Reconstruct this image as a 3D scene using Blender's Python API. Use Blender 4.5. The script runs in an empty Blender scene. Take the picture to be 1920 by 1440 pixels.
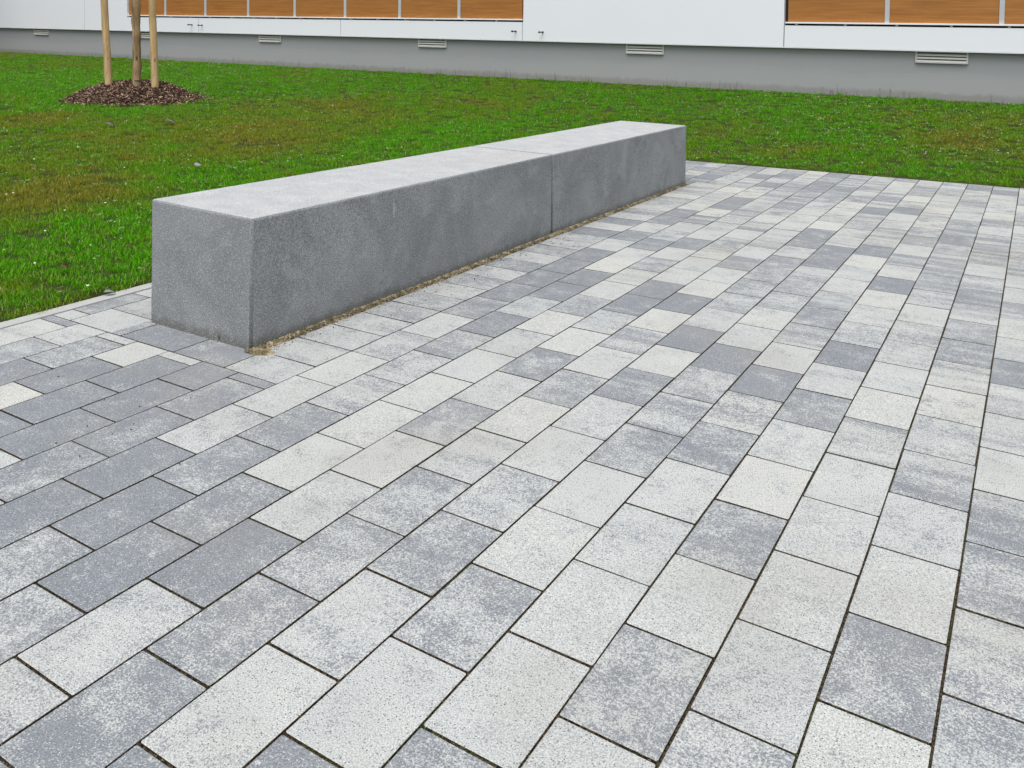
import bpy, bmesh, math, random
import numpy as np
from mathutils import Vector, Matrix, noise as mn

S = bpy.context.scene
COL = S.collection
rnd = random.Random(11)

# ------------------------------------------------------------------ camera
C = Vector((2.6828, -2.3686, 1.2483))
RT = Vector((0.850813, 0.525392, 0.008983)); UP = Vector((-0.015794, 0.008480, 0.999839)); FW = Vector((-0.525231, 0.850818, -0.015513))
cd = bpy.data.cameras.new('camera'); cam = bpy.data.objects.new('camera', cd); COL.objects.link(cam)
cd.sensor_width = 36; cd.lens = 1607.0 / 1920 * 36; cd.shift_y = (104.4 - 720) / 1920
cd.clip_start = 0.05; cd.clip_end = 2000
M = Matrix((RT, UP, -FW)).transposed().to_4x4(); M.translation = C
cam.matrix_world = M
S.camera = cam

# ------------------------------------------------------------------ sky and sun (overcast)
SUN_EL, SUN_AZ = math.radians(65), math.radians(288)      # azimuth of the soft sun, seen from above
W = bpy.data.worlds.new('World'); S.world = W; W.use_nodes = True
wn = W.node_tree; wn.nodes.clear()
sky = wn.nodes.new('ShaderNodeTexSky'); sky.sky_type = 'NISHITA'; sky.sun_disc = False
sky.sun_elevation = SUN_EL; sky.sun_rotation = math.radians(90) - SUN_AZ
sky.air_density = 1.0; sky.dust_density = 3.5; sky.ozone_density = 1.0
hs = wn.nodes.new('ShaderNodeHueSaturation'); hs.inputs['Saturation'].default_value = 0.36
bg = wn.nodes.new('ShaderNodeBackground'); bg.inputs['Strength'].default_value = 0.15
wo = wn.nodes.new('ShaderNodeOutputWorld')
wn.links.new(sky.outputs[0], hs.inputs['Color']); wn.links.new(hs.outputs[0], bg.inputs['Color']); wn.links.new(bg.outputs[0], wo.inputs['Surface'])
sl = bpy.data.lights.new('sun', 'SUN'); sl.energy = 1.5; sl.angle = math.radians(50); sl.color = (1, 0.99, 0.975)
so = bpy.data.objects.new('sun', sl); COL.objects.link(so)
sd = Vector((math.cos(SUN_EL) * math.cos(SUN_AZ), math.cos(SUN_EL) * math.sin(SUN_AZ), math.sin(SUN_EL)))
so.rotation_euler = sd.to_track_quat('Z', 'Y').to_euler()
S.view_settings.view_transform = 'Standard'; S.view_settings.look = 'None'; S.view_settings.gamma = 1; S.view_settings.exposure = 0.36
S.render.engine = 'CYCLES'

# ------------------------------------------------------------------ helpers
def tag(o, label=None, cat=None, group=None, kind=None):
    if label: o['label'] = label
    if cat: o['category'] = cat
    if group: o['group'] = group
    if kind: o['kind'] = kind
    return o

def empty(name, loc=(0, 0, 0)):
    o = bpy.data.objects.new(name, None); COL.objects.link(o); o.location = loc; o.empty_display_size = 0.2
    return o

def link(name, me, m, parent=None, smooth=False):
    me.name = name
    o = bpy.data.objects.new(name, me); COL.objects.link(o)
    if m: me.materials.append(m)
    if parent: o.parent = parent
    if smooth: me.polygons.foreach_set('use_smooth', [True] * len(me.polygons))
    return o

def frombm(name, bm, m, parent=None, smooth=False):
    me = bpy.data.meshes.new(name); bm.to_mesh(me); bm.free()
    return link(name, me, m, parent, smooth)

def box(bm, x0, x1, y0, y1, z0, z1, bev=0.0):
    b = bmesh.new(); bmesh.ops.create_cube(b, size=1)
    for v in b.verts: v.co = Vector(((x0 + x1) / 2 + v.co.x * (x1 - x0), (y0 + y1) / 2 + v.co.y * (y1 - y0), (z0 + z1) / 2 + v.co.z * (z1 - z0)))
    if bev: bmesh.ops.bevel(b, geom=b.edges[:], offset=bev, segments=2, affect='EDGES', profile=0.6)
    me = bpy.data.meshes.new('t'); b.to_mesh(me); b.free(); bm.from_mesh(me); bpy.data.meshes.remove(me)

def mesh_np(name, V, F, m, parent=None, smooth=False, attrs=None):
    me = bpy.data.meshes.new(name); me.from_pydata([tuple(v) for v in V], [], F)
    if attrs:
        for k, a in attrs.items():
            at = me.attributes.new(k, 'FLOAT_COLOR', 'POINT'); at.data.foreach_set('color', np.asarray(a, np.float32).ravel())
    return link(name, me, m, parent, smooth)

class NT:
    """tiny node-tree writer"""
    def __init__(s, name, rough=0.85, spec=0.3):
        s.m = bpy.data.materials.new(name); s.m.use_nodes = True; s.t = s.m.node_tree
        s.b = s.t.nodes['Principled BSDF']; s.b.inputs['Roughness'].default_value = rough; s.b.inputs['Specular IOR Level'].default_value = spec
        s._co = None
    def n(s, typ, **kw):
        x = s.t.nodes.new(typ)
        for k, v in kw.items(): setattr(x, k, v)
        return x
    def l(s, a, b): s.t.links.new(a, b)
    def put(s, sock, v):
        if isinstance(v, bpy.types.NodeSocket): s.l(v, sock)
        elif isinstance(v, (tuple, list)) and len(v) == 3 and sock.type == 'RGBA': sock.default_value = (*v, 1)
        else: sock.default_value = v
    def math(s, op, a, b=0.0, c=0.0, clamp=False):
        x = s.n('ShaderNodeMath', operation=op); x.use_clamp = clamp
        s.put(x.inputs[0], a); s.put(x.inputs[1], b)
        if len(x.inputs) > 2: s.put(x.inputs[2], c)
        return x.outputs[0]
    def coord(s, kind='Object'):
        return s.n('ShaderNodeTexCoord').outputs[kind]
    def pos(s): return s.n('ShaderNodeNewGeometry').outputs['Position']
    def scalev(s, v, sc, off=(0, 0, 0)):
        x = s.n('ShaderNodeMapping'); s.l(v, x.inputs['Vector']); x.inputs['Scale'].default_value = sc; x.inputs['Location'].default_value = off
        return x.outputs[0]
    def noise(s, v, sc, det=3, rough=0.5, out=0, dist=0.0):
        x = s.n('ShaderNodeTexNoise'); s.l(v, x.inputs['Vector']); x.inputs['Scale'].default_value = sc; x.inputs['Detail'].default_value = det
        x.inputs['Roughness'].default_value = rough; x.inputs['Distortion'].default_value = dist
        return x.outputs[out]
    def vor(s, v, sc, out='Distance'):
        x = s.n('ShaderNodeTexVoronoi'); s.l(v, x.inputs['Vector']); x.inputs['Scale'].default_value = sc
        return x.outputs[out]
    def ss(s, v, a, b, lo=0.0, hi=1.0):
        x = s.n('ShaderNodeMapRange', interpolation_type='SMOOTHSTEP'); s.put(x.inputs['Value'], v)
        x.inputs['From Min'].default_value = a; x.inputs['From Max'].default_value = b; x.inputs['To Min'].default_value = lo; x.inputs['To Max'].default_value = hi
        return x.outputs[0]
    def mix(s, f, a, b, mode='MIX'):
        x = s.n('ShaderNodeMix', data_type='RGBA', blend_type=mode); s.put(x.inputs[0], f); s.put(x.inputs[6], a); s.put(x.inputs[7], b)
        return x.outputs[2]
    def bump(s, h, strength=0.3, dist=0.002):
        x = s.n('ShaderNodeBump'); x.inputs['Strength'].default_value = strength; x.inputs['Distance'].default_value = dist
        s.l(h, x.inputs['Height']); s.l(x.outputs[0], s.b.inputs['Normal'])
    def col(s, c):
        s.put(s.b.inputs['Base Color'], c); return s.m

def flat(name, c, rough=0.6, spec=0.3, metal=0.0, var=0.06, sc=8.0):
    k = NT(name, rough, spec); k.b.inputs['Metallic'].default_value = metal
    n = k.noise(k.coord(), sc, 4, 0.6)
    k.col(k.mix(n, tuple(x * (1 - var) for x in c), tuple(min(1, x * (1 + var)) for x in c)))
    return k.m

# ------------------------------------------------------------------ lawn height
P0 = Vector((2.5018, 10.7405, 0.4993)); H = Vector((0.999652, 0.021534, -0.015221)); VD = Vector((0.015598, -0.017421, 0.999727)); NN = Vector((0.021263, -0.999616, -0.017751))
KX, FY = -1.172, 6.425
def lawn_z(x, y):
    yf = P0.y + 0.02154 * (x - P0.x); xx = min(max(x, -32), 12)
    zb = P0.z - 0.0152 * (xx - P0.x)
    d = math.hypot(max(KX - x, 0), max(y - FY, 0)); e = max(yf - y, 0)
    if y > yf: return zb
    return zb * d / (d + e + 1e-9)
MC = (-8.38, 5.27); MR = 0.86; MH = 0.25
def mound_z(x, y):
    a = math.atan2(y - MC[1], x - MC[0]); r = math.hypot(x - MC[0], y - MC[1]) / (MR * (1 + 0.05 * math.sin(3 * a + 1) + 0.04 * math.sin(5 * a)))
    if r >= 1: return 0
    return MH * (1 - r ** 2.3)

# ------------------------------------------------------------------ materials
def mat_paver():
    k = NT('concrete_paver', 0.88, 0.22)
    at = k.n('ShaderNodeAttribute'); at.attribute_name = 'paver'
    sep = k.n('ShaderNodeSeparateColor'); k.l(at.outputs['Color'], sep.inputs[0])
    lvl, band, seed = sep.outputs[0], sep.outputs[1], sep.outputs[2]; tint = at.outputs['Alpha']
    P = k.pos()
    cmb = k.n('ShaderNodeCombineXYZ'); k.l(k.math('MULTIPLY', seed, 37.0), cmb.inputs[2])
    add = k.n('ShaderNodeVectorMath', operation='ADD'); k.l(P, add.inputs[0]); k.l(cmb.outputs[0], add.inputs[1]); V = add.outputs[0]
    blot = k.noise(V, 9.0, 5, 0.62)
    bnd = k.noise(k.scalev(V, (1.6, 13.0, 1.0)), 1.0, 3, 0.5)
    bx = k.n('ShaderNodeMix', data_type='FLOAT'); k.l(band, bx.inputs[0]); k.l(blot, bx.inputs[2]); k.l(bnd, bx.inputs[3])
    fine = k.noise(V, 85.0, 4, 0.7)
    # level 0 = all dark, 1 = all light, between = cloudy mixture
    f = k.math('ADD', k.math('MULTIPLY_ADD', lvl, 1.38, -0.68), k.math('MULTIPLY_ADD', bx.outputs[0], 2.5, -0.74))
    mid = k.noise(k.scalev(V, (1.0, 1.35, 1.0)), 34.0, 3, 0.6, dist=0.4)
    f = k.math('ADD', f, k.math('MULTIPLY_ADD', mid, 1.1, -0.55))
    f = k.math('ADD', f, k.math('MULTIPLY_ADD', fine, 1.1, -0.55))
    gr = k.ss(k.noise(V, 190.0, 2, 0.6), 0.32, 0.68)
    f = k.math('ADD', f, k.math('MULTIPLY_ADD', gr, 0.80, -0.40))
    f = k.ss(f, 0.08, 0.92, 0.04, 0.96)
    dark = k.mix(k.noise(V, 3.0, 2), (0.176, 0.193, 0.211), (0.232, 0.248, 0.265))
    light = k.mix(k.noise(V, 5.0, 3), (0.425, 0.443, 0.438), (0.535, 0.542, 0.513))
    light = k.mix(k.math('MULTIPLY', tint, 0.7), light, (0.56, 0.55, 0.49))
    c = k.mix(f, dark, light)
    # grains: black chips in the light stone, pale chips in the dark stone
    v1 = k.n('ShaderNodeTexVoronoi'); k.l(V, v1.inputs['Vector']); v1.inputs['Scale'].default_value = 215
    sc1 = k.n('ShaderNodeSeparateColor'); k.l(v1.outputs['Color'], sc1.inputs[0])
    chip = k.math('MULTIPLY', k.ss(v1.outputs['Distance'], 0.26, 0.38, 1, 0), k.ss(sc1.outputs[0], 0.78, 0.80))
    c = k.mix(k.math('MULTIPLY', k.math('MULTIPLY', chip, f), 0.92), c, (0.055, 0.06, 0.07))
    v2 = k.n('ShaderNodeTexVoronoi'); k.l(k.scalev(V, (1, 1, 1), (3.3, 1.7, 0)), v2.inputs['Vector']); v2.inputs['Scale'].default_value = 300
    sc2 = k.n('ShaderNodeSeparateColor'); k.l(v2.outputs['Color'], sc2.inputs[0])
    chip2 = k.math('MULTIPLY', k.ss(v2.outputs['Distance'], 0.3, 0.45, 1, 0), k.ss(sc2.outputs[1], 0.82, 0.86))
    c = k.mix(k.math('MULTIPLY', k.math('MULTIPLY', chip2, k.math('SUBTRACT', 1.0, f)), 0.75), c, (0.66, 0.67, 0.69))
    g = k.noise(V, 330.0, 2, 0.6)
    c = k.mix(1.0, c, k.mix(k.ss(g, 0.3, 0.7), (0.60, 0.60, 0.61), (1.22, 1.22, 1.21)), 'MULTIPLY')
    # faint dirt near joints and over the field
    dirt = k.noise(P, 1.3, 4, 0.6)
    c = k.mix(k.ss(dirt, 0.45, 0.75, 0, 0.34), c, (0.29, 0.275, 0.245))
    k.bump(k.math('ADD', g, k.math('MULTIPLY', fine, 0.6)), 0.35, 0.0016)
    return k.col(c)

def mat_joint():
    k = NT('joint_sand', 0.95, 0.1); P = k.pos()
    a = k.ss(k.noise(P, 170, 3, 0.7), 0.35, 0.7); b = k.noise(P, 3.2, 4, 0.65)
    c = k.mix(a, (0.010, 0.008, 0.006), (0.125, 0.095, 0.055))
    c = k.mix(k.ss(b, 0.50, 0.64, 0, 0.7), c, k.mix(a, (0.02, 0.03, 0.008), (0.085, 0.10, 0.03)))
    k.bump(a, 0.6, 0.003)
    return k.col(c)

def mat_bench():
    k = NT('bench_concrete', 0.9, 0.2); P = k.pos()
    g = k.n('ShaderNodeNewGeometry'); 
    clouds = k.ss(k.noise(P, 2.6, 6, 0.65, dist=0.8), 0.3, 0.7)
    rings = k.noise(k.scalev(P, (1, 1, 0.8)), 5.5, 3, 0.5, dist=1.2)
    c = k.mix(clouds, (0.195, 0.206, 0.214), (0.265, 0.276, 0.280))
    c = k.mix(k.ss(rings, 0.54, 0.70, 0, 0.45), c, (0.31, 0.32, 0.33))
    fine = k.ss(k.noise(P, 185, 3, 0.75), 0.34, 0.66)
    c = k.mix(1.0, c, k.mix(fine, (0.60, 0.60, 0.60), (1.36, 1.36, 1.36)), 'MULTIPLY')
    z = k.n('ShaderNodeSeparateXYZ'); k.l(P, z.inputs[0])
    foot = k.math('ADD', z.outputs[2], k.math('MULTIPLY', k.noise(P, 14, 4, 0.7), -0.09))
    c = k.mix(k.ss(foot, -0.035, 0.012, 0.55, 0), c, (0.085, 0.085, 0.06))      # soil splash along the foot
    def spot(p, sx, sy, sz, amt, colr, c):
        d = k.n('ShaderNodeVectorMath', operation='LENGTH'); k.l(k.scalev(P, (1 / sx, 1 / sy, 1 / sz), (-p[0] / sx, -p[1] / sy, -p[2] / sz)), d.inputs[0])
        w = k.math('MULTIPLY', k.ss(d.outputs['Value'], 0.6, 1.1, amt, 0), k.ss(k.noise(P, 60, 3, 0.7), 0.35, 0.6))
        return k.mix(w, c, colr)
    c = spot((0, 0.888, 0.425), 0.05, 0.009, 0.045, 0.45, (0.60, 0.61, 0.62), c)    # lime bloom
    c = spot((-0.189, 0, 0.020), 0.009, 0.05, 0.016, 1.0, (0.03, 0.035, 0.03), c)
    v1 = k.n('ShaderNodeTexVoronoi'); k.l(P, v1.inputs['Vector']); v1.inputs['Scale'].default_value = 230
    s1 = k.n('ShaderNodeSeparateColor'); k.l(v1.outputs['Color'], s1.inputs[0])
    dk = k.math('MULTIPLY', k.ss(v1.outputs['Distance'], 0.3, 0.45, 1, 0), k.ss(s1.outputs[0], 0.80, 0.84))
    c = k.mix(k.math('MULTIPLY', dk, 0.6), c, (0.06, 0.062, 0.07))
    lt = k.math('MULTIPLY', k.ss(v1.outputs['Distance'], 0.3, 0.45, 1, 0), k.ss(s1.outputs[1], 0.90, 0.93))
    c = k.mix(k.math('MULTIPLY', lt, 0.75), c, (0.55, 0.56, 0.57))
    k.bump(k.noise(P, 320, 2), 0.35, 0.001)
    return k.col(c)

def mat_bench_top():  # paler concrete tone for the upward faces of the blocks
    k = NT('bench_pale_top', 0.8, 0.3); P = k.pos()
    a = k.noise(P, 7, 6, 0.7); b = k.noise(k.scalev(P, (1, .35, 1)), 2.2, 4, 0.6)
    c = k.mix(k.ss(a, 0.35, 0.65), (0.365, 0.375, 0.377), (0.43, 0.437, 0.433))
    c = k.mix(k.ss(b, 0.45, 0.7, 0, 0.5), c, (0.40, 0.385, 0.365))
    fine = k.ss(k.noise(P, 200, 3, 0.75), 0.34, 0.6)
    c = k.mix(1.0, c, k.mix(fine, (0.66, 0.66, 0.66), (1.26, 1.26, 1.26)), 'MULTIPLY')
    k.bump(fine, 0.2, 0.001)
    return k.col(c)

def mat_grass():
    k = NT('grass_blade', 0.8, 0.04)
    t = k.n('ShaderNodeAttribute', attribute_type='INSTANCER'); t.attribute_name = 'dry'
    oi = k.n('ShaderNodeObjectInfo')
    va = k.n('ShaderNodeAttribute'); va.attribute_name = 'bl'          # per-blade random
    sp = k.n('ShaderNodeSeparateColor'); k.l(va.outputs['Color'], sp.inputs[0])
    r, h = sp.outputs[0], sp.outputs[1]
    g = k.mix(r, (0.026, 0.205, 0.002), (0.165, 0.520, 0.007))
    d = k.mix(r, (0.105, 0.170, 0.004), (0.370, 0.300, 0.040))
    f = k.math('ADD', k.math('MULTIPLY', t.outputs['Fac'], 1.0), k.math('MULTIPLY_ADD', oi.outputs['Random'], 0.3, -0.15), clamp=True)
    c = k.mix(f, g, d)
    # a few straw blades
    c = k.mix(k.ss(sp.outputs[2], 0.88, 0.92, 0, 0.9), c, (0.46, 0.40, 0.19))
    c = k.mix(k.ss(h, 0.0, 0.55, 0.55, 0.0), c, (0.06, 0.055, 0.018))     # browner and darker towards the root of each blade
    k.b.inputs['Subsurface Weight'].default_value = 0.0
    tr = k.n('ShaderNodeBsdfTranslucent'); k.l(c, tr.inputs['Color'])
    mx = k.n('ShaderNodeMixShader'); mx.inputs[0].default_value = 0.3
    k.col(c); out = k.t.nodes['Material Output']
    k.l(k.b.outputs[0], mx.inputs[1]); k.l(tr.outputs[0], mx.inputs[2]); k.l(mx.outputs[0], out.inputs['Surface'])
    return k.m

def mat_soil():
    k = NT('lawn_soil', 0.95, 0.1); P = k.pos()
    a = k.noise(P, 60, 4, 0.7)
    return k.col(k.mix(a, (0.018, 0.030, 0.006), (0.060, 0.070, 0.018)))

def mat_render():
    k = NT('plinth_render', 0.92, 0.15); P = k.coord()
    s = k.noise(k.scalev(P, (0.35, 1, 3.0)), 1.1, 4, 0.55); f = k.noise(P, 90, 3, 0.6)
    z = k.n('ShaderNodeSeparateXYZ'); k.l(P, z.inputs[0])
    edge = k.math('ADD', z.outputs[2], k.math('MULTIPLY', k.noise(k.scalev(P, (0.8, 1, 1)), 1.6, 3), 0.22))
    c = k.mix(s, (0.285, 0.297, 0.308), (0.33, 0.34, 0.345))
    c = k.mix(k.ss(edge, 0.36, 0.52, 0.5, 0), c, (0.365, 0.368, 0.362))    # paler second coat low on the wall
    c = k.mix(k.ss(k.math('ABSOLUTE', k.math('ADD', edge, -0.45)), 0.0, 0.010, 0.10, 0), c, (0.46, 0.46, 0.46))
    c = k.mix(1.0, c, k.mix(f, (0.93, 0.93, 0.93), (1.07, 1.07, 1.07)), 'MULTIPLY')
    spl = k.math('ADD', z.outputs[2], k.math('MULTIPLY', k.noise(P, 7, 5, 0.7), -0.13))
    c = k.mix(k.ss(spl, -0.02, 0.06, 0.5, 0), c, (0.20, 0.185, 0.155))
    k.bump(f, 0.2, 0.002)
    return k.col(c)

def mat_wood():
    k = NT('wood_laminate', 0.45, 0.4); P = k.coord()
    a = k.noise(k.scalev(P, (0.7, 1, 16)), 2.0, 5, 0.6, dist=0.4); b = k.noise(k.scalev(P, (1.4, 1, 60)), 2.5, 3, 0.6)
    f = k.math('ADD', k.math('MULTIPLY', a, 0.7), k.math('MULTIPLY', b, 0.4))
    return k.col(k.mix(k.ss(f, 0.35, 0.75), (0.275, 0.108, 0.022), (0.42, 0.175, 0.040)))

def mat_stake(name, a, b):
    k = NT(name, 0.8, 0.2); P = k.coord()
    n = k.noise(k.scalev(P, (9, 9, 1.2)), 2.2, 5, 0.65, dist=0.5); kn = k.vor(k.scalev(P, (5, 5, 2.2)), 1.3)
    c = k.mix(k.ss(n, 0.3, 0.7), a, b)
    c = k.mix(k.ss(kn, 0.06, 0.14, 0.8, 0), c, tuple(x * 0.35 for x in a))
    k.bump(n, 0.5, 0.004)
    return k.col(c)

PAVER = mat_paver(); JOINT = mat_joint(); BENCH = mat_bench(); BTOP = mat_bench_top(); GRASS = mat_grass(); SOIL = mat_soil()
RENDER = mat_render(); WOOD = mat_wood()
STAKE = mat_stake('peeled_stake', (0.36, 0.235, 0.105), (0.56, 0.41, 0.22)); WRAP = mat_stake('trunk_wrap', (0.13, 0.085, 0.042), (0.37, 0.26, 0.14))
WHITE = flat('white_cladding', (0.79, 0.81, 0.845), 0.35, 0.4, var=0.02, sc=0.8)
WEDGE = flat('white_trim', (0.82, 0.83, 0.84), 0.35, 0.4, var=0.01)
GREYM = flat('grey_mullion', (0.46, 0.48, 0.50), 0.4, 0.4)
VOID = flat('vent_mesh', (0.10, 0.10, 0.09), 0.8)
DARK = flat('dark_gap', (0.03, 0.032, 0.036), 0.8)
ALU = flat('vent_metal', (0.52, 0.52, 0.49), 0.4, 0.4)
BLACKISH = flat('dark_metal', (0.06, 0.06, 0.065), 0.4)
KERB = flat('kerb_concrete', (0.40, 0.40, 0.385), 0.9, 0.2, var=0.15, sc=30)
SAND = None

# ------------------------------------------------------------------ ground sheets
def ground():
    # lawn_soil: a graded grid around the scene and one far sheet to the horizon
    xs = np.concatenate([[-900, -300, -100, -60], np.arange(-40, -12, 1.0), np.arange(-12, -1.4, 0.4), [-1.3, KX + 0.005, KX + 0.025], np.arange(-0.8, 12, 0.6), [20, 60, 200, 900]])
    ys = np.concatenate([[-900, -200, -60, -20, -10], np.arange(-6, 6.4, 0.5), [FY - 0.02, FY, 6.6], np.arange(7, 12, 0.4), [14, 30, 100, 900]])
    V = []; F = []
    for y in ys:
        for x in xs:
            inside = x > KX and y < FY
            z = -0.07 if inside else lawn_z(x, y) - 0.005
            V.append((x, y, z))
    nx = len(xs)
    for j in range(len(ys) - 1):
        for i in range(nx - 1): F.append((j * nx + i, j * nx + i + 1, (j + 1) * nx + i + 1, (j + 1) * nx + i))
    tag(mesh_np('lawn_ground', V, F, SOIL), kind='structure')
    bm = bmesh.new()
    n = 60
    vs = [[bm.verts.new((KX + 0.01 + (9.2) * i / n, -6.5 + (FY + 6.49) * j / n, -0.0048)) for i in range(n + 1)] for j in range(n + 1)]
    for j in range(n):
        for i in range(n): bm.faces.new((vs[j][i], vs[j][i + 1], vs[j + 1][i + 1], vs[j + 1][i]))
    tag(frombm('paving_joints', bm, JOINT), kind='structure')
    # kerb strip along the left edge of the paving, metre-long edging stones
    bm = bmesh.new(); y = -6.5
    while y < FY:
        y1 = min(y + 1.0, FY); box(bm, KX, -1.097, y + 0.002, y1 - 0.002, -0.06, 0.004, 0.003); y = y1
    tag(frombm('kerb', bm, KERB), kind='structure')
ground()

# ------------------------------------------------------------------ paving
A0 = 0.138
def LX(k): return A0 + (0.2 * k if k >= 0 else 0.2045 * k)
pav = []     # (x0, x1, y0, y1, row, n)
YB = -0.178
def col_cells(k, ylo, yhi, x0, x1, phase, pitch, row):
    n = math.floor((ylo - phase) / pitch)
    while phase + n * pitch < yhi - 1e-4:
        a = max(phase + n * pitch, ylo); b = min(phase + (n + 1) * pitch, yhi)
        if b - a > 0.015: pav.append((x0, x1, a, b, row, n))
        n += 1
ODD, EVEN = -0.081, 0.066
for k in range(1, 39):
    col_cells(k, -6.4, FY - 0.005, LX(k), LX(k + 1), ODD if k % 2 else EVEN, 0.3, k)
for k in range(-6, 1):
    x0 = -1.094 if k == -6 else LX(k)
    ph = ODD if k % 2 else EVEN
    col_cells(k, -6.4, YB, x0, LX(k + 1), ph, 0.3, k)
for _x0, _x1 in ((-0.665, -0.56), (-0.56, -0.26), (-0.26, 0.036)): pav.append((_x0, _x1, 4.93, 5.10, 54, int(_x0 * 10)))
col_cells(0, 0.020, 5.1, 0.036, 0.338, 0.020, 0.201, 50)           # soldier row along the bench
for i, (x0, x1, y0, y1) in enumerate([(0.052, 0.338, YB, 0.020), (-0.25, 0.052, YB, 0.02), (-0.595, -0.25, YB, 0.02), (-0.665, -0.595, YB, 0.028)]): pav.append((x0, x1, y0, y1, 51, i))
col_cells(0, YB, 5.1, -0.960, -0.665 + 0.02, YB, 0.2045, 52)
col_cells(0, YB, FY - 0.005, -1.094, -0.960, -0.085 - 0.3, 0.305, 53)
for k in range(-5, 1): col_cells(k, 5.1, FY - 0.005, -0.960 if k == -5 else LX(k), LX(k + 1), ODD if k % 2 else EVEN, 0.3, k)

# colour codes read stone by stone from the photograph; (row, n) -> level, banding, cream
CODES = {}
CODETXT = """-6|-2 .85 .5 .4|-1 .35 .3 0
-5|-2 .5 .4 0|-1 .85 .6 .1
-4|-3 .15 .2 0|-2 .4 .9 0|-1 .8 .2 0
-3|-3 1 0 .8|-2 .12 .2 0|-1 .95 0 .4
-2|-4 .1 .1 0|-3 .2 .4 0|-2 .1 .1 0|-1 .9 0 0
-1|-4 .8 .2 0|-3 .08 0 0|-2 .08 0 0|-1 .12 .1 0
0|-4 .3 .3 0|-3 .22 .1 0|-2 .3 .2 0|-1 .25 .4 0
1|-4 .1 0 0|-3 .1 0 0|-2 .72 .2 0|-1 .88 .3 .1|0 .93 0 .3|1 .62 .6 0|2 .85 .2 0|3 .35 .5 0|4 .2 .3 0|5 .15 0 0|6 .2 .2 0|7 .1 0 0|8 .8 .4 0|9 .2 .5 0|10 .9 0 .1|11 .2 .4 0
2|-5 .5 .4 0|-4 .08 0 0|-3 .35 .3 0|-2 .28 .5 0|-1 .7 .8 .1|0 .58 .3 0|1 .4 .8 0|2 .22 .4 0|3 .6 .4 0|4 .12 .1 0|5 .15 .1 0|6 .95 0 .8|7 .9 0 .2|8 .25 .5 0|9 .55 .3 0|10 .7 .6 0
3|-5 .6 .2 0|-4 .06 0 0|-3 .3 .3 0|-2 .93 0 .3|-1 .92 0 .3|0 .93 0 .3|1 .93 .3 .1|2 .72 .3 0|3 .93 0 .5|4 .5 .5 0|5 .95 0 .2|6 .65 .9 .3|7 .45 .4 0|8 .95 0 .1|9 .15 .3 0|10 .9 .2 0
4|-5 .72 .2 .05|-4 .08 0 0|-3 .8 0 0|-2 .85 .1 .4|-1 .42 .1 0|0 .78 .2 0|1 .35 .1 0|2 .95 0 .4|3 .6 .6 0|4 .3 .8 0|5 .12 .1 0|6 .95 0 .2|7 .8 .3 0
5|-5 .32 .2 0|-4 .42 .2 .1|-3 .5 .4 0|-2 .45 .2 0|-1 .78 .8 0|0 .95 0 .4|1 .42 .5 0|2 .8 .3 .2|3 .5 1 0|4 .92 0 .5|5 .1 .1 0|6 .93 0 .4|7 .9 .2 0|8 .4 .5 0
6|-6 .3 .1 0|-5 .85 .2 .15|-4 .72 .2 0|-3 .42 .1 0|-2 .65 .3 0|-1 .93 0 .1|0 .8 .3 0|1 .3 .6 0|2 .85 .1 .3|3 .1 0 0|4 .75 .2 0|5 .6 .4 0|6 .45 .4 0|7 .45 .3 0
7|-5 .2 .1 0|-4 .92 0 .05|-3 .5 .15 0|-2 .93 0 .2|-1 .93 0 .1|0 .42 .1 0|1 .45 1 0|2 .5 .3 0|3 .15 .5 0|4 .88 .2 0|5 .92 0 .4|6 .5 .6 0|7 .5 .3 0|8 .6 .6 0
8|-5 .35 .2 0|-4 .93 0 0|-3 .93 0 0|-2 .75 .3 0|-1 .92 0 .1|0 .38 .1 0|1 .62 .9 .5|2 .12 .2 0|3 .85 .2 .2|4 .45 .9 0|5 .35 .3 0|6 .5 .4 0|7 .85 .3 .2|8 .75 .5 0
9|-4 .9 0 0|-3 .45 .1 .1|-2 .95 0 .05|-1 .35 .1 0|0 .95 0 .5|1 .85 0 0|2 .33 .2 0|3 .75 .7 .1|4 .1 .3 0|5 .6 .3 0|6 .75 .4 .2|7 .88 .2 .5|8 .08 0 0|9 .75 .7 .3
10|-4 .6 .2 0|-3 .68 .3 0|-2 .72 .95 .1|-1 .85 0 0|0 .93 0 .1|1 .5 1 .3|2 .9 .2 .4|3 .88 .5 0|4 .65 .5 .2|5 .55 1 .3|6 .9 .3 .2|7 .5 .9 0|8 .3 .8 0|9 .4 .8 0
11|-3 .93 0 .3|-2 .38 .1 0|-1 .95 0 .1|0 .72 .2 0|1 .5 .95 0|2 .68 .3 0|3 .75 .2 .6|4 .6 1 .6|5 .3 .8 0|6 .45 .5 0|7 .6 .9 .2|8 .3 .9 0|9 .55 .8 0|10 .8 .6 0
12|-3 .55 .1 0|-2 .65 .6 .2|-1 .5 1 0|0 .35 1 0|1 .9 .2 .2|2 .65 1 0|3 .6 1 .1|4 .2 .2 0|5 .7 .7 .1|6 .85 .5 .3|7 .5 .9 0|8 .8 .4 0
50|0 .6 .6 .2|1 .7 .1 0|2 .68 .1 0|3 .5 .3 0|4 .45 .4 0|5 .68 .1 0|6 .45 .3 0|7 .65 .2 0|8 .3 .3 0|9 .7 .3 0|10 .45 .3 0|11 .65 .4 0|12 .6 .4 0|13 .15 .2 0|14 .9 .2 0|15 .2 .3 0|16 .7 .5 0
51|0 .68 .3 0|1 .22 .1 0|2 .15 .1 0|3 .4 .3 0
52|0 .9 .2 0|1 .6 .2 0
53|0 .68 .2 0|1 .38 .2 0|2 .85 .1 0"""
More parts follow.
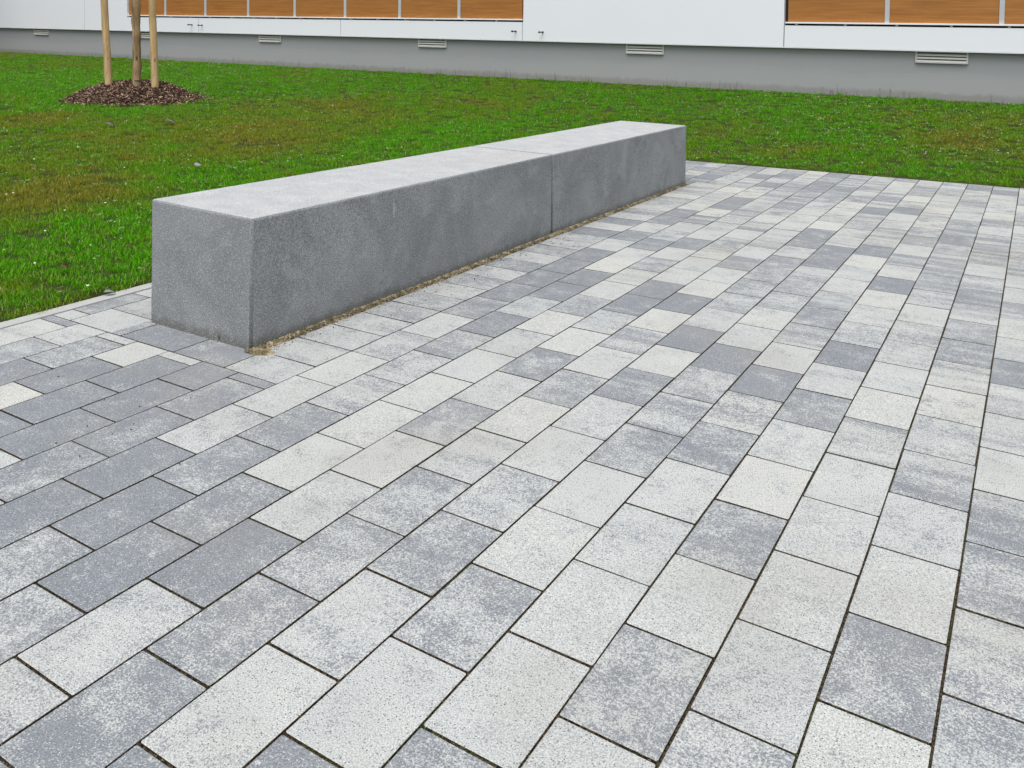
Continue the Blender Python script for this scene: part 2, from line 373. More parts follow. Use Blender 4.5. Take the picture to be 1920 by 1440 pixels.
for _l in CODETXT.split("\n"):
    _p = _l.split("|")
    for _e in _p[1:]:
        _v = _e.split(); CODES[(int(_p[0]), int(_v[0]))] = tuple(float(t) for t in _v[1:])

def paving():
    V, F, A = [], [], []
    rr = random.Random(5)
    for (x0, x1, y0, y1, row, n) in pav:
        q = CODES.get((row, n))
        u = rr.random()
        if q is None:
            if u < 0.20: lv, bd = rr.uniform(0.08, 0.28), rr.uniform(0, 0.4)
            elif u < 0.62: lv, bd = rr.uniform(0.35, 0.62), rr.choice([0.1, 0.6, 0.9, 1.0])
            else: lv, bd = rr.uniform(0.62, 0.92), rr.choice([0, 0.2, 0.8])
            cr = rr.random() ** 2
            if -6 <= row <= 0: lv *= 0.75
        else: lv, bd, cr = q
        g = 0.0025 + rr.uniform(-0.0003, 0.0005); gx = 0.0022 + rr.uniform(-0.0004, 0.0007)
        jx, jy = rr.gauss(0, 0.0004), rr.gauss(0, 0.0004); th = rr.gauss(0, 0.0022)
        zt = rr.gauss(0, 0.0003); tx, ty = rr.gauss(0, 0.0018), rr.gauss(0, 0.0012)
        cx, cy = (x0 + x1) / 2 + jx, (y0 + y1) / 2 + jy; hx, hy = (x1 - x0) / 2 - gx, (y1 - y0) / 2 - g
        b0 = len(V); c, s = math.cos(th), math.sin(th)
        def ring2(ix, z):
            rc = 0.0028; ax, ay = hx - ix, hy - ix
            for px, py in ((-ax + rc, -ay), (ax - rc, -ay), (ax, -ay + rc), (ax, ay - rc), (ax - rc, ay), (-ax + rc, ay), (-ax, ay - rc), (-ax, -ay + rc)):
                V.append((cx + px * c - py * s, cy + px * s + py * c, z + zt + px * tx + py * ty))
        ring2(0.0018, 0.0); ring2(0.0005, -0.0007); ring2(0, -0.0025); ring2(0, -0.04)
        F.append(tuple(range(b0, b0 + 8)))
        for L in range(3):
            for i in range(8): F.append((b0 + 8 * L + i, b0 + 8 * (L + 1) + i, b0 + 8 * (L + 1) + (i + 1) % 8, b0 + 8 * L + (i + 1) % 8))
        A += [(lv, bd, rr.random() if q is None else ((row * 7.31 + n * 3.77) % 1.0), cr)] * 32
    o = mesh_np('paving', V, F, PAVER, attrs={'paver': A}); o.data.materials.append(JOINT)
    o.data.polygons.foreach_set('material_index', [1 if (i % 25) >= 9 else 0 for i in range(len(F))])
    tag(o, kind='structure')
paving()

# ------------------------------------------------------------------ concrete bench blocks
def bench(name, y0, y1, f0, f1, zt, label):
    # zt: top heights at near-back, near-front, far-front, far-back
    bm = bmesh.new()
    pts = [(-0.642 + f0, y0), (f0, y0), (f1, y1), (-0.642 + f1, y1)]
    lo = [bm.verts.new((x, y, -0.10)) for x, y in pts]; hi = [bm.verts.new((x + 0.003, y, z)) for (x, y), z in zip(pts, zt)]
    bm.faces.new(lo[::-1]); bm.faces.new(hi)
    for i in range(4): bm.faces.new((lo[i], lo[(i + 1) % 4], hi[(i + 1) % 4], hi[i]))
    bmesh.ops.recalc_face_normals(bm, faces=bm.faces[:])
    bmesh.ops.bevel(bm, geom=[e for e in bm.edges if e.verts[0].co.z > -0.05 or e.verts[1].co.z > -0.05], offset=0.011, segments=4, affect='EDGES', profile=0.5)
    bm.normal_update()
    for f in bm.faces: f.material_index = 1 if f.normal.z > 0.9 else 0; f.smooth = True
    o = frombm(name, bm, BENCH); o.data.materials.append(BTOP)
    o.data.polygons.foreach_set('use_smooth', [p.area < 0.05 for p in o.data.polygons])
    return tag(o, label, 'bench', 'concrete bench blocks')
bench('concrete_bench', 0.0, 2.486, 0.0, -0.002, (0.545, 0.531, 0.524, 0.533), 'nearer and longer looking grey concrete bench block with its end face showing')
bench('concrete_bench', 2.500, 4.915, -0.004, 0.012, (0.533, 0.524, 0.525, 0.533), 'farther grey concrete bench block beyond the vertical seam, by the far lawn')

# ------------------------------------------------------------------ building
def building():
    R = empty('apartment_building'); MM = Matrix((H, -NN, VD)).transposed().to_4x4(); MM.translation = P0; R.matrix_world = MM
    tag(R, 'long building facade with white cladding and wood panels over a grey plinth', 'building')
    def part(name, m, boxes, bev=0.0, parent=R, smooth=False):
        bm = bmesh.new()
        for b in boxes: box(bm, *b, bev)
        return frombm(name, bm, m, parent)
    XL, XR = -24.45, 9.6
    part('plinth', RENDER, [(XL, XR, 0.0, 0.3, -0.6, 0.69)])
    part('wall', DARK, [(XL, XR, 0.03, 0.35, 0.692, 5.6)])
    yo = -0.07                                   # face of the cladding, proud of the plinth
    zb, zt = 0.672, 0.992
    seams = [-24.4, -20.155, -15.947, -11.751, -7.569, -3.09, 1.39, 5.6, 9.6]
    wins = [(-18.477, -7.553), (-3.083, 5.6)]
    g = 0.006
    for a, b in zip(seams[:-1], seams[1:]):       # low strip under the windows
        segs = []
        for w0, w1 in wins:
            lo, hi = max(a, w0), min(b, w1)
            if hi > lo: segs.append((lo, hi))
        if not segs: part('cladding_panel', WHITE, [(a + g, b - g, yo, 0.03, zb, 4.9)], 0.002)
        else:
            lo, hi = segs[0]
            z = zt
            boxes = [(max(lo, a + g), min(hi, b - g), yo, 0.03, zb, z)]
            if lo > a + 0.3: boxes.append((a + g, lo, yo, 0.03, zb, 4.9))
            if hi < b - 0.3: boxes.append((hi, b - g, yo, 0.03, zb, 4.9))
            part('cladding_panel', WHITE, boxes, 0.002)
    part('drip_edge', WEDGE, [(XL + 0.2, XR, yo - 0.006, 0.0, zb - 0.012, zb - 0.003)])
    pitch = 1.3655
    for wi, (w0, w1) in enumerate(wins):
        part('sill', WEDGE, [(w0 + 0.01, w1 - 0.01, yo - 0.012, 0.03, 1.022, 1.045)], 0.002)
        n = 8 if wi == 0 else 7
        xs = [w0 + 0.012] + [(-18.477 + pitch * i if wi == 0 else -3.0855 + 1.4 * i) for i in range(1, n)] + [w1 - 0.012]
        if wi == 0: xs = [w0 + 0.012, -17.114, -15.752, -14.396, -13.030, -11.660, -10.292, -8.927, w1 - 0.012]
        else: xs = [w0 + 0.012, -1.686, -0.287, 1.11, 2.5, 3.9, w1 - 0.012]
        for a, b in zip(xs[:-1], xs[1:]):
            part('wood_panel', WOOD, [(a + 0.028, b - 0.028, yo + 0.035, 0.03, 1.045, 2.0)])
        for x in xs[1:-1]:
            part('mullion', GREYM, [(x - 0.030, x + 0.030, yo + 0.022, 0.03, 1.045, 3.3)])
        part('window_band', flat('window_glass', (0.05, 0.06, 0.07), 0.08, 0.8), [(w0 + 0.03, w1 - 0.03, yo + 0.05, 0.03, 2.05, 3.3)])
        part('upper_cladding', WHITE, [(w0, w1, yo, 0.03, 3.31, 4.9)], 0.002)
        x = w0 + 0.15
        while x < w1 - 0.05: part('sill_bracket', ALU, [(x, x + 0.03, yo + 0.01, 0.03, 0.998, 1.022)]); x += 0.68
    part('roof_edge', WEDGE, [(XL + 0.2, XR, yo - 0.05, 0.3, 4.93, 5.2)])
    # unseen return wing added past the left edge to shade the facade's left end
    part('shade_wing', flat('shade_wing_grey', (0.20, 0.205, 0.21), 0.8), [(-26.0, XL, -9.0, 0.5, -0.6, 5.6)])
    # six louvred cellar vents
    for vx in (-22.09, -17.90, -13.77, -9.54, -5.305, -0.988, 3.24):
        w2, z0, z1 = 0.325, 0.500, 0.660
        bm = bmesh.new(); f = 0.022
        box(bm, vx - w2, vx - w2 + f, -0.024, -0.001, z0, z1); box(bm, vx + w2 - f, vx + w2, -0.024, -0.001, z0, z1)
        box(bm, vx - w2 + f, vx + w2 - f, -0.024, -0.001, z1 - 0.014, z1)
        box(bm, vx - w2 + f, vx + w2 - f, -0.036, -0.001, z0, z0 + 0.014)
        fr = frombm('vent', bm, ALU, R)
        bm = bmesh.new(); box(bm, vx - w2 + f, vx + w2 - f, -0.006, -0.002, z0 + 0.014, z1 - 0.014)
        frombm('vent_opening', bm, VOID, fr)
        for i in range(3):
            zc = z0 + 0.018 + i * 0.041
            bm = bmesh.new(); t = 0.026
            a = [bm.verts.new(p) for p in ((vx - w2 + f, -0.034, zc), (vx + w2 - f, -0.034, zc), (vx + w2 - f, -0.010, zc + t), (vx - w2 + f, -0.010, zc + t),
                                           (vx - w2 + f, -0.031, zc - .003), (vx + w2 - f, -0.031, zc - .003), (vx + w2 - f, -0.007, zc + t - .003), (vx - w2 + f, -0.007, zc + t - .003))]
            for q in ((0, 1, 2, 3), (7, 6, 5, 4), (0, 4, 5, 1), (1, 5, 6, 2), (2, 6, 7, 3), (3, 7, 4, 0)): bm.faces.new([a[j] for j in q])
            bmesh.ops.recalc_face_normals(bm, faces=bm.faces[:])
            frombm('vent_slat', bm, ALU, fr)
    # small stub fittings that stand off the strip
    for tx, tz in ((-16.16, 0.838), (-15.823, 0.830), (-7.700, 0.828), (-7.160, 0.822)):
        bm = bmesh.new()
        bmesh.ops.create_cone(bm, cap_ends=True, segments=14, radius1=0.010, radius2=0.010, depth=0.09, matrix=Matrix.Translation((tx, yo - 0.045, tz)) @ Matrix.Rotation(math.pi / 2, 4, 'X'))
        bmesh.ops.create_cone(bm, cap_ends=True, segments=14, radius1=0.016, radius2=0.016, depth=0.03, matrix=Matrix.Translation((tx - 0.02, yo - 0.09, tz)) @ Matrix.Rotation(math.pi / 2, 4, 'Y'))
        bmesh.ops.create_cone(bm, cap_ends=True, segments=14, radius1=0.018, radius2=0.018, depth=0.008, matrix=Matrix.Translation((tx, yo - 0.004, tz)) @ Matrix.Rotation(math.pi / 2, 4, 'X'))
        frombm('wall_fitting', bm, BLACKISH, R)
building()

# ------------------------------------------------------------------ tree with stakes on a bark mound
def tube(bm, pts, rads, seg=14, wob=0.0, seed=0):
    rings = []
    for i, (p, r) in enumerate(zip(pts, rads)):
        ring = []
        for j in range(seg):
            a = 2 * math.pi * j / seg
            rr = r * (1 + wob * mn.noise(Vector((math.cos(a) * 1.5, math.sin(a) * 1.5, p[2] * 3 + seed))))
            ring.append(bm.verts.new((p[0] + rr * math.cos(a), p[1] + rr * math.sin(a), p[2])))
        rings.append(ring)
    for a, b in zip(rings[:-1], rings[1:]):
        for j in range(seg): bm.faces.new((a[j], a[(j + 1) % seg], b[(j + 1) % seg], b[j]))
    bm.faces.new(rings[-1]); bm.faces.new(rings[0][::-1])

def hit(u, v):
    """where the line of sight through a point of the picture meets the mound"""
    d = FW + RT * ((u - 960) / 1607) - UP * ((v - 104.4) / 1607); t = 5.0
    while t < 30:
        q = C + d * t
        if q.z < lawn_z(q.x, q.y) + mound_z(q.x, q.y): return q
        t += 0.01
    return q
STK = [(-8.80, 5.12), (-7.95, 5.32)]
TRK = (-8.42, 5.33)
def stakes():
    for i, (u, v, lean, lab) in enumerate([(204, 160, -0.066, 'pale peeled round tree stake, left of the two, in the bark mound'), (291, 164, -0.045, 'pale peeled round tree stake, right of the two, in the bark mound')]):
        q = hit(u, v); STK[i] = (q.x, q.y)
        o = empty('tree_stake', (q.x, q.y, q.z)); 
        bm = bmesh.new(); N = 26
        lx, ly = lean * 0.85, lean * 0.52
        tube(bm, [(lx * (z := -0.35 + 2.45 * j / N) / 1.15, ly * z / 1.15, z) for j in range(N + 1)], [0.051 - 0.0012 * j / N * 4 for j in range(N + 1)], 16, 0.10, i * 7)
        frombm('pole', bm, STAKE, o, True); 
        tag(o, lab, 'tree stake', 'stakes beside the young tree')
    q = hit(257, 161); TR = empty('young_tree', q)
    tag(TR, 'young tree trunk wrapped in brown matting between two pale stakes', 'tree')
    bm = bmesh.new(); N = 40
    tube(bm, [(-0.028 * j / N + 0.008 * math.sin(j * .9), -0.01 * j / N, -0.2 + 2.3 * j / N) for j in range(N + 1)], [0.058 - 0.008 * j / N + 0.004 * math.sin(j * 1.7) for j in range(N + 1)], 18, 0.22, 3)
    frombm('trunk_wrap', bm, WRAP, TR, True)
    for z in (0.075, 1.13, 1.75):
        bm = bmesh.new()
        tube(bm, [(0.0 - 0.028 * (z + .2) / 2.3, 0, z + dz) for dz in (-0.007, 0.007)], [0.0625 - 0.003 * z] * 2, 18, 0.1)
        frombm('tie', bm, BLACKISH, TR)
    bm = bmesh.new()
    tube(bm, [(-0.03, 0, 2.05), (-0.03, 0.01, 2.6), (-0.02, 0, 3.3), (0.0, 0, 4.2)], [0.042, 0.034, 0.022, 0.008], 10)
    r2 = random.Random(4)
    for i in range(14):
        z = 2.3 + i * 0.13; a = i * 2.4; L = 0.9 - i * 0.04
        p = [(-0.02 + math.cos(a) * L * t, math.sin(a) * L * t, z + L * 0.9 * t ** 0.8) for t in (0, 0.35, 0.7, 1.0)]
        tube(bm, p, [0.012, 0.009, 0.006, 0.003], 6)
    frombm('crown_branches', bm, mat_stake('bark', (0.07, 0.055, 0.04), (0.15, 0.12, 0.09)), TR, True)
    # bark mulch: mound plus thousands of chips
    k = NT('bark_mulch', 0.9, 0.2); P = k.pos(); va = k.n('ShaderNodeAttribute'); va.attribute_name = 'bl'
    sp = k.n('ShaderNodeSeparateColor'); k.l(va.outputs['Color'], sp.inputs[0])
    c = k.mix(sp.outputs[0], (0.018, 0.010, 0.008), (0.115, 0.060, 0.040)); c = k.mix(k.ss(sp.outputs[1], 0.70, 0.85), c, (0.46, 0.33, 0.23)); k.col(c)
    V, F, A = [], [], []
    nr, na = 20, 60
    for j in range(nr + 1):
        for i in range(na):
            a = 2 * math.pi * i / na; r = MR * 0.985 * (1 - j / nr) * (1 + 0.05 * math.sin(3 * a + 1) + 0.04 * math.sin(5 * a))
            x, y = MC[0] + r * math.cos(a), MC[1] + r * math.sin(a)
            V.append((x, y, lawn_z(x, y) + mound_z(x, y) + (0.012 * mn.noise(Vector((x * 9, y * 9, 0))) if j else -0.01))); A.append((0.1, 0, 0, 1))
    for j in range(nr):
        for i in range(na): F.append((j * na + i, j * na + (i + 1) % na, (j + 1) * na + (i + 1) % na, (j + 1) * na + i))
    rc = random.Random(8)
    for i in range(19000):
        a = rc.uniform(0, 2 * math.pi); r = MR * (math.sqrt(rc.random()) * 1.06 if i < 18300 else rc.uniform(1.0, 1.22))
        if r > MR and rc.random() < 0.4: continue
        x, y = MC[0] + r * math.cos(a), MC[1] + r * math.sin(a)
        z = lawn_z(x, y) + mound_z(x, y) + rc.uniform(0.0, 0.018)
        L, w, t = rc.uniform(0.010, 0.034), rc.uniform(0.004, 0.010), rc.uniform(0.001, 0.004)
        R = Matrix.Rotation(rc.uniform(0, 6.28), 3, 'Z') @ Matrix.Rotation(rc.gauss(0, 0.5), 3, 'Y') @ Matrix.Rotation(rc.gauss(0, 0.6), 3, 'X')
        b = len(V); col = (rc.random(), rc.random(), 0, 1)
        for p in ((-L, -w, 0), (L, -w * .7, 0), (L * .8, w, 0), (-L * .9, w * .8, 0), (-L, -w, t), (L, -w * .7, t), (L * .8, w, t), (-L * .9, w * .8, t)):
            q2 = R @ Vector(p); V.append((x + q2.x, y + q2.y, z + q2.z)); A.append(col)
        F += [(b + 4, b + 5, b + 6, b + 7), (b, b + 1, b + 5, b + 4), (b + 1, b + 2, b + 6, b + 5), (b + 2, b + 3, b + 7, b + 6), (b + 3, b, b + 4, b + 7), (b + 3, b + 2, b + 1, b)]
    tag(mesh_np('bark_mulch', V, F, k.m, attrs={'bl': A}), 'dark brown bark mulch heaped round the young tree and its stakes', 'mulch', kind='stuff')
stakes()

# ------------------------------------------------------------------ sand strip along the bench, grit on the stones
def sand():
    k = NT('bedding_sand', 0.95, 0.1); P = k.pos(); a = k.noise(P, 140, 3, 0.7); b = k.noise(P, 22, 4, 0.7)
    a2 = k.ss(a, 0.36, 0.62); c = k.mix(a2, (0.17, 0.13, 0.075), (0.50, 0.41, 0.28)); c = k.mix(k.ss(b, 0.47, 0.53, 0, 0.85), c, k.mix(a2, (0.012, 0.013, 0.007), (0.15, 0.13, 0.06)))
    k.bump(a, 0.8, 0.004); k.col(c)
    V, F = [], []; N = 900; Mx = 9
    for i in range(N + 1):
        y = -0.03 + 4.96 * i / N
        w = 0.017 + 0.020 * (mn.noise(Vector((y * 5, 0, 3))) + 0.6 * mn.noise(Vector((y * 19, 1, 3))))
        if y > 2.6: w = w * 0.75
        w += 0.025 * math.exp(-((y - 0.02) / 0.07) ** 2) + 0.014
        for j in range(Mx + 1):
            t = j / Mx; x = -0.012 + (w + 0.012) * t
            hgt = 0.012 * (1 - t) ** 0.7 + 0.005 * math.sin(math.pi * t)
            z = -0.004 + hgt + 0.006 * (1 - t * t) * mn.noise(Vector((x * 60, y * 60, 0))) + 0.0045 * mn.noise(Vector((x * 160, y * 160, 5))) * (t < 0.999)
            if j == Mx: z = -0.004
            V.append((x, y, z))
    for i in range(N):
        for j in range(Mx): a0 = i * (Mx + 1) + j; F.append((a0, a0 + 1, a0 + Mx + 2, a0 + Mx + 1))
    # small heap at the near corner
    o = len(V); nr, na = 8, 28
    for j in range(nr + 1):
        for i in range(na):
            an = 2 * math.pi * i / na; r = 0.055 * (1 - j / nr) * (1 + 0.25 * mn.noise(Vector((math.cos(an), math.sin(an), 2))))
            x, y = 0.048 + r * 1.1 * math.cos(an), 0.012 + r * math.sin(an) * 0.85
            V.append((x, y, -0.003 + 0.013 * (1 - (1 - j / nr) ** 2) + 0.004 * mn.noise(Vector((x * 90, y * 90, 0))) * (j > 0)))
    for j in range(nr):
        for i in range(na): F.append((o + j * na + i, o + j * na + (i + 1) % na, o + (j + 1) * na + (i + 1) % na, o + (j + 1) * na + i))
    tag(mesh_np('sand', V, F, k.m, smooth=True), 'strip of tan sand and grit along the foot of the bench', 'sand', kind='stuff')
    # pebbly grains on top of the strip and dark grit scattered over the pavers
    def grains(name, spots, m, label, cat):
        V, F = [], []
        for x, y, z, s in spots:
            b = len(V); hx, hy, hz = s * rnd.uniform(.7, 1.3), s * rnd.uniform(.6, 1.1), s * rnd.uniform(.4, .8); th = rnd.uniform(0, 3)
            for p in ((1, 0, 0), (0, 1, 0), (-1, 0, 0), (0, -1, 0), (0, 0, 1), (0, 0, -1)):
                V.append((x + hx * p[0] * math.cos(th) - hy * p[1] * math.sin(th), y + hx * p[0] * math.sin(th) + hy * p[1] * math.cos(th), z + hz * p[2]))
            F += [(b, b + 1, b + 4), (b + 1, b + 2, b + 4), (b + 2, b + 3, b + 4), (b + 3, b, b + 4), (b + 1, b, b + 5), (b + 2, b + 1, b + 5), (b + 3, b + 2, b + 5), (b, b + 3, b + 5)]
        return tag(mesh_np(name, V, F, m, smooth=True), label, cat, kind='stuff')
    sp = []
    for i in range(5200):
        y = rnd.uniform(0, 4.9) if rnd.random() < 0.6 else rnd.uniform(0, 2.6); sp.append((0.004 + abs(rnd.gauss(0.010, 0.017)), y, 0.003 + rnd.uniform(0, 0.006), rnd.uniform(0.0014, 0.0042)))
    km = NT('grit_mix', 0.9, 0.2); km.col(km.mix(km.ss(km.noise(km.pos(), 90, 2), 0.4, 0.6), (0.05, 0.05, 0.035), (0.33, 0.27, 0.17)))
    for i in range(700):
        y = rnd.gauss(0.02, 0.06) if i < 120 else rnd.uniform(0, 4.9); sp.append((0.05 + abs(rnd.gauss(0, 0.03)), y, 0.0015, rnd.uniform(0.001, 0.0024)))
    grains('sand_grit', sp, km.m, 'coarse grains and crumbs lying on the sand strip', 'grit')
    sp = []; cells = [c for c in pav if c[2] < 3.2 and c[3] > -2.3 and c[0] < 3.6]
    for i in range(26000):
        x0, x1, y0, y1, _r, _n = cells[rnd.randrange(len(cells))]
        if mn.noise(Vector((x1 * 2.1, y1 * 2.1, 70))) < -0.12 and rnd.random() < 0.75: continue
        if rnd.random() < 0.6: sp.append((x1 + rnd.gauss(0, 0.0011), rnd.uniform(y0, y1), -0.0022 + rnd.uniform(-0.001, 0.0012), rnd.uniform(0.0009, 0.0021)))
        else: sp.append((rnd.uniform(x0, x1), y1 + rnd.gauss(0, 0.0009), -0.0022 + rnd.uniform(-0.001, 0.0012), rnd.uniform(0.0009, 0.0021)))
    for i in range(900):
        x0, x1, y0, y1, _r, _n = cells[rnd.randrange(len(cells))]; sp.append((x1 + rnd.gauss(0, 0.006), rnd.uniform(y0, y1), 0.0006, rnd.uniform(0.0006, 0.0013)))
    kj = NT('joint_crumbs', 0.95, 0.1); q1 = kj.noise(kj.pos(), 260, 2); q2 = kj.ss(kj.noise(kj.pos(), 4.0, 3), 0.48, 0.60)
    kj.col(kj.mix(kj.ss(q1, 0.4, 0.62), (0.035, 0.030, 0.020), kj.mix(q2, (0.27, 0.215, 0.125), (0.15, 0.165, 0.05))))
    grains('joint_crumbs', sp, kj.m, 'sandy and mossy crumbs filling the paving joints', 'joint fill')
    sp = []
    for i in range(170):
        y = rnd.choice([rnd.uniform(0.1, 2.7), rnd.gauss(1.2, 0.45), rnd.gauss(2.2, 0.3)])
        x = 0.06 + abs(rnd.gauss(0.08, 0.10))
        if x > 0.5: x *= 0.6
        sp.append((x, y, 0.0025, rnd.uniform(0.0018, 0.0042)))
    for i in range(26): sp.append((rnd.uniform(0.3, 1.0), rnd.uniform(-0.3, 1.6), 0.002, rnd.uniform(0.0015, 0.003)))
    for x, y in ((-0.20, -0.62), (-0.05, -0.60), (0.10, -0.57), (0.14, -0.72), (0.09, -0.75), (0.2, -0.66), (0.23, -0.69), (0.21, -0.74), (0.26, -0.88), (0.12, -0.87), (0.55, -0.75), (-0.38, -0.57)): sp.append((x, y, 0.0022, 0.0034))
    for i in range(40): sp.append((rnd.uniform(-1, 4), rnd.uniform(-2, 4), 0.0015, rnd.uniform(0.0012, 0.0024)))
    grains('dark_grit', sp, flat('grit_dark', (0.035, 0.035, 0.04), 0.8), 'dark crumbs scattered on the pavers beside the bench', 'grit')
sand()

# ------------------------------------------------------------------ grass: tufts instanced over the lawn
def tuft(name, nb, rad, lmin, lmax, w, seed, lie=0.55, extra=None):
    r = random.Random(seed); V, F, A = [], [], []
    for i in range(nb):
        a = r.uniform(0, 6.283); d = rad * math.sqrt(r.random()); x, y = d * math.cos(a), d * math.sin(a)
        L = r.uniform(lmin, lmax); hd = r.uniform(0, 6.283); bend = r.uniform(0.1, 1.0) * lie; ww = w * r.uniform(0.7, 1.3)
        tw = hd + math.pi / 2 + r.uniform(-.5, .5); cr, c2 = r.random(), r.random(); b = len(V)
        th = r.uniform(0.0, 0.45); px, pz = 0.0, -0.006
        prev = (0, -0.006)
        for j, (t, wf) in enumerate(((0, 1), (0.38, 1), (0.72, 0.75))):
            ang = th + bend * t * 1.6
            if j: px += L * 0.36 * math.sin(ang); pz += L * 0.36 * math.cos(ang)
            for s in (-1, 1):
                V.append((x + px * math.cos(hd) + s * ww * wf / 2 * math.cos(tw), y + px * math.sin(hd) + s * ww * wf / 2 * math.sin(tw), pz)); A.append((cr, t, c2, 1))
        ang = th + bend * 1.8; px += L * 0.3 * math.sin(ang); pz += L * 0.3 * math.cos(ang)
        V.append((x + px * math.cos(hd), y + px * math.sin(hd), pz)); A.append((cr, 1, c2, 1))
        F += [(b, b + 1, b + 3, b + 2), (b + 2, b + 3, b + 5, b + 4), (b + 4, b + 5, b + 6)]
    me = bpy.data.meshes.new(name); me.from_pydata(V, [], F)
    at = me.attributes.new('bl', 'FLOAT_COLOR', 'POINT'); at.data.foreach_set('color', np.asarray(A, np.float32).ravel())
    me.materials.append(GRASS)
    return bpy.data.objects.new(name, me)

def scatter(name, pts, srcs, label, cat):
    """pts: rows x, y, z, rotz, scale, dry, index"""
    coll = bpy.data.collections.new(name + '_source')
    for s in srcs: coll.objects.link(s)
    P = np.asarray(pts, np.float32)
    me = bpy.data.meshes.new(name); me.vertices.add(len(P)); me.vertices.foreach_set('co', P[:, :3].ravel())
    for nm, i in (('rz', 3), ('sc', 4), ('dry', 5)):
        a = me.attributes.new(nm, 'FLOAT', 'POINT'); a.data.foreach_set('value', P[:, i].copy())
    a = me.attributes.new('ix', 'INT', 'POINT'); a.data.foreach_set('value', P[:, 6].astype(np.int32))
    o = bpy.data.objects.new(name, me); COL.objects.link(o)
    g = bpy.data.node_groups.new(name, 'GeometryNodeTree')
    g.interface.new_socket('Geometry', in_out='INPUT', socket_type='NodeSocketGeometry'); g.interface.new_socket('Geometry', in_out='OUTPUT', socket_type='NodeSocketGeometry')
    gi, go = g.nodes.new('NodeGroupInput'), g.nodes.new('NodeGroupOutput')
    mp = g.nodes.new('GeometryNodeMeshToPoints'); mp.inputs['Radius'].default_value = 0.01
    ip = g.nodes.new('GeometryNodeInstanceOnPoints'); ci = g.nodes.new('GeometryNodeCollectionInfo'); ci.inputs['Collection'].default_value = coll
    ci.inputs['Separate Children'].default_value = True; ci.inputs['Reset Children'].default_value = True
    def att(nm, ty):
        x = g.nodes.new('GeometryNodeInputNamedAttribute'); x.data_type = ty; x.inputs['Name'].default_value = nm; return x.outputs[0]
    cx = g.nodes.new('ShaderNodeCombineXYZ'); g.links.new(att('rz', 'FLOAT'), cx.inputs[2])
    g.links.new(gi.outputs[0], mp.inputs[0]); g.links.new(mp.outputs[0], ip.inputs['Points']); g.links.new(ci.outputs[0], ip.inputs['Instance'])
    ip.inputs['Pick Instance'].default_value = True
    g.links.new(att('ix', 'INT'), ip.inputs['Instance Index']); g.links.new(cx.outputs[0], ip.inputs['Rotation']); g.links.new(att('sc', 'FLOAT'), ip.inputs['Scale'])
    g.links.new(ip.outputs[0], go.inputs[0])
    md = o.modifiers.new('scatter', 'NODES'); md.node_group = g
    return tag(o, label, cat, kind='stuff')

def dryness(x, y):
    v = 0.36 + 0.60 * mn.fractal(Vector((x * 0.55, y * 0.55, 1.7)), 0.7, 2.0, 3) + 0.35 * mn.noise(Vector((x * 2.3, y * 2.3, 9)))
    def gs(cx, cy, r): return math.exp(-((x - cx) ** 2 + (y - cy) ** 2) / (r * r))
    v += 0.35 * gs(-5.4, 2.9, 1.4) + 0.30 * gs(-3.3, 1.05, 0.8) + 0.30 * gs(-4.7, 4.5, 1.0) + 0.25 * gs(-4.9, 6.0, 1.0) + 0.35 * gs(-1.4, -0.1, 0.5) + 0.3 * gs(2.2, 8.4, 0.9)
    v -= 0.75 * gs(-2.1, 0.8, 0.55) + 0.5 * gs(-1.9, 1.9, 0.6) + 0.8 * gs(-9.0, 5.8, 1.6) + 0.6 * gs(-12, 7.0, 3) + 0.4 * gs(-7.7, 8.2, 1.6)
    v -= 0.75 * math.exp(-((x + 2.9) / 0.62) ** 2) * (1 if 2.2 < y < 6.6 else math.exp(-((min(abs(y - 2.2), abs(y - 6.6))) / 0.4) ** 2))
    if x > -1.5: v -= 0.28
    elif y > 4: v -= 0.12
    return min(max(v, 0), 1)

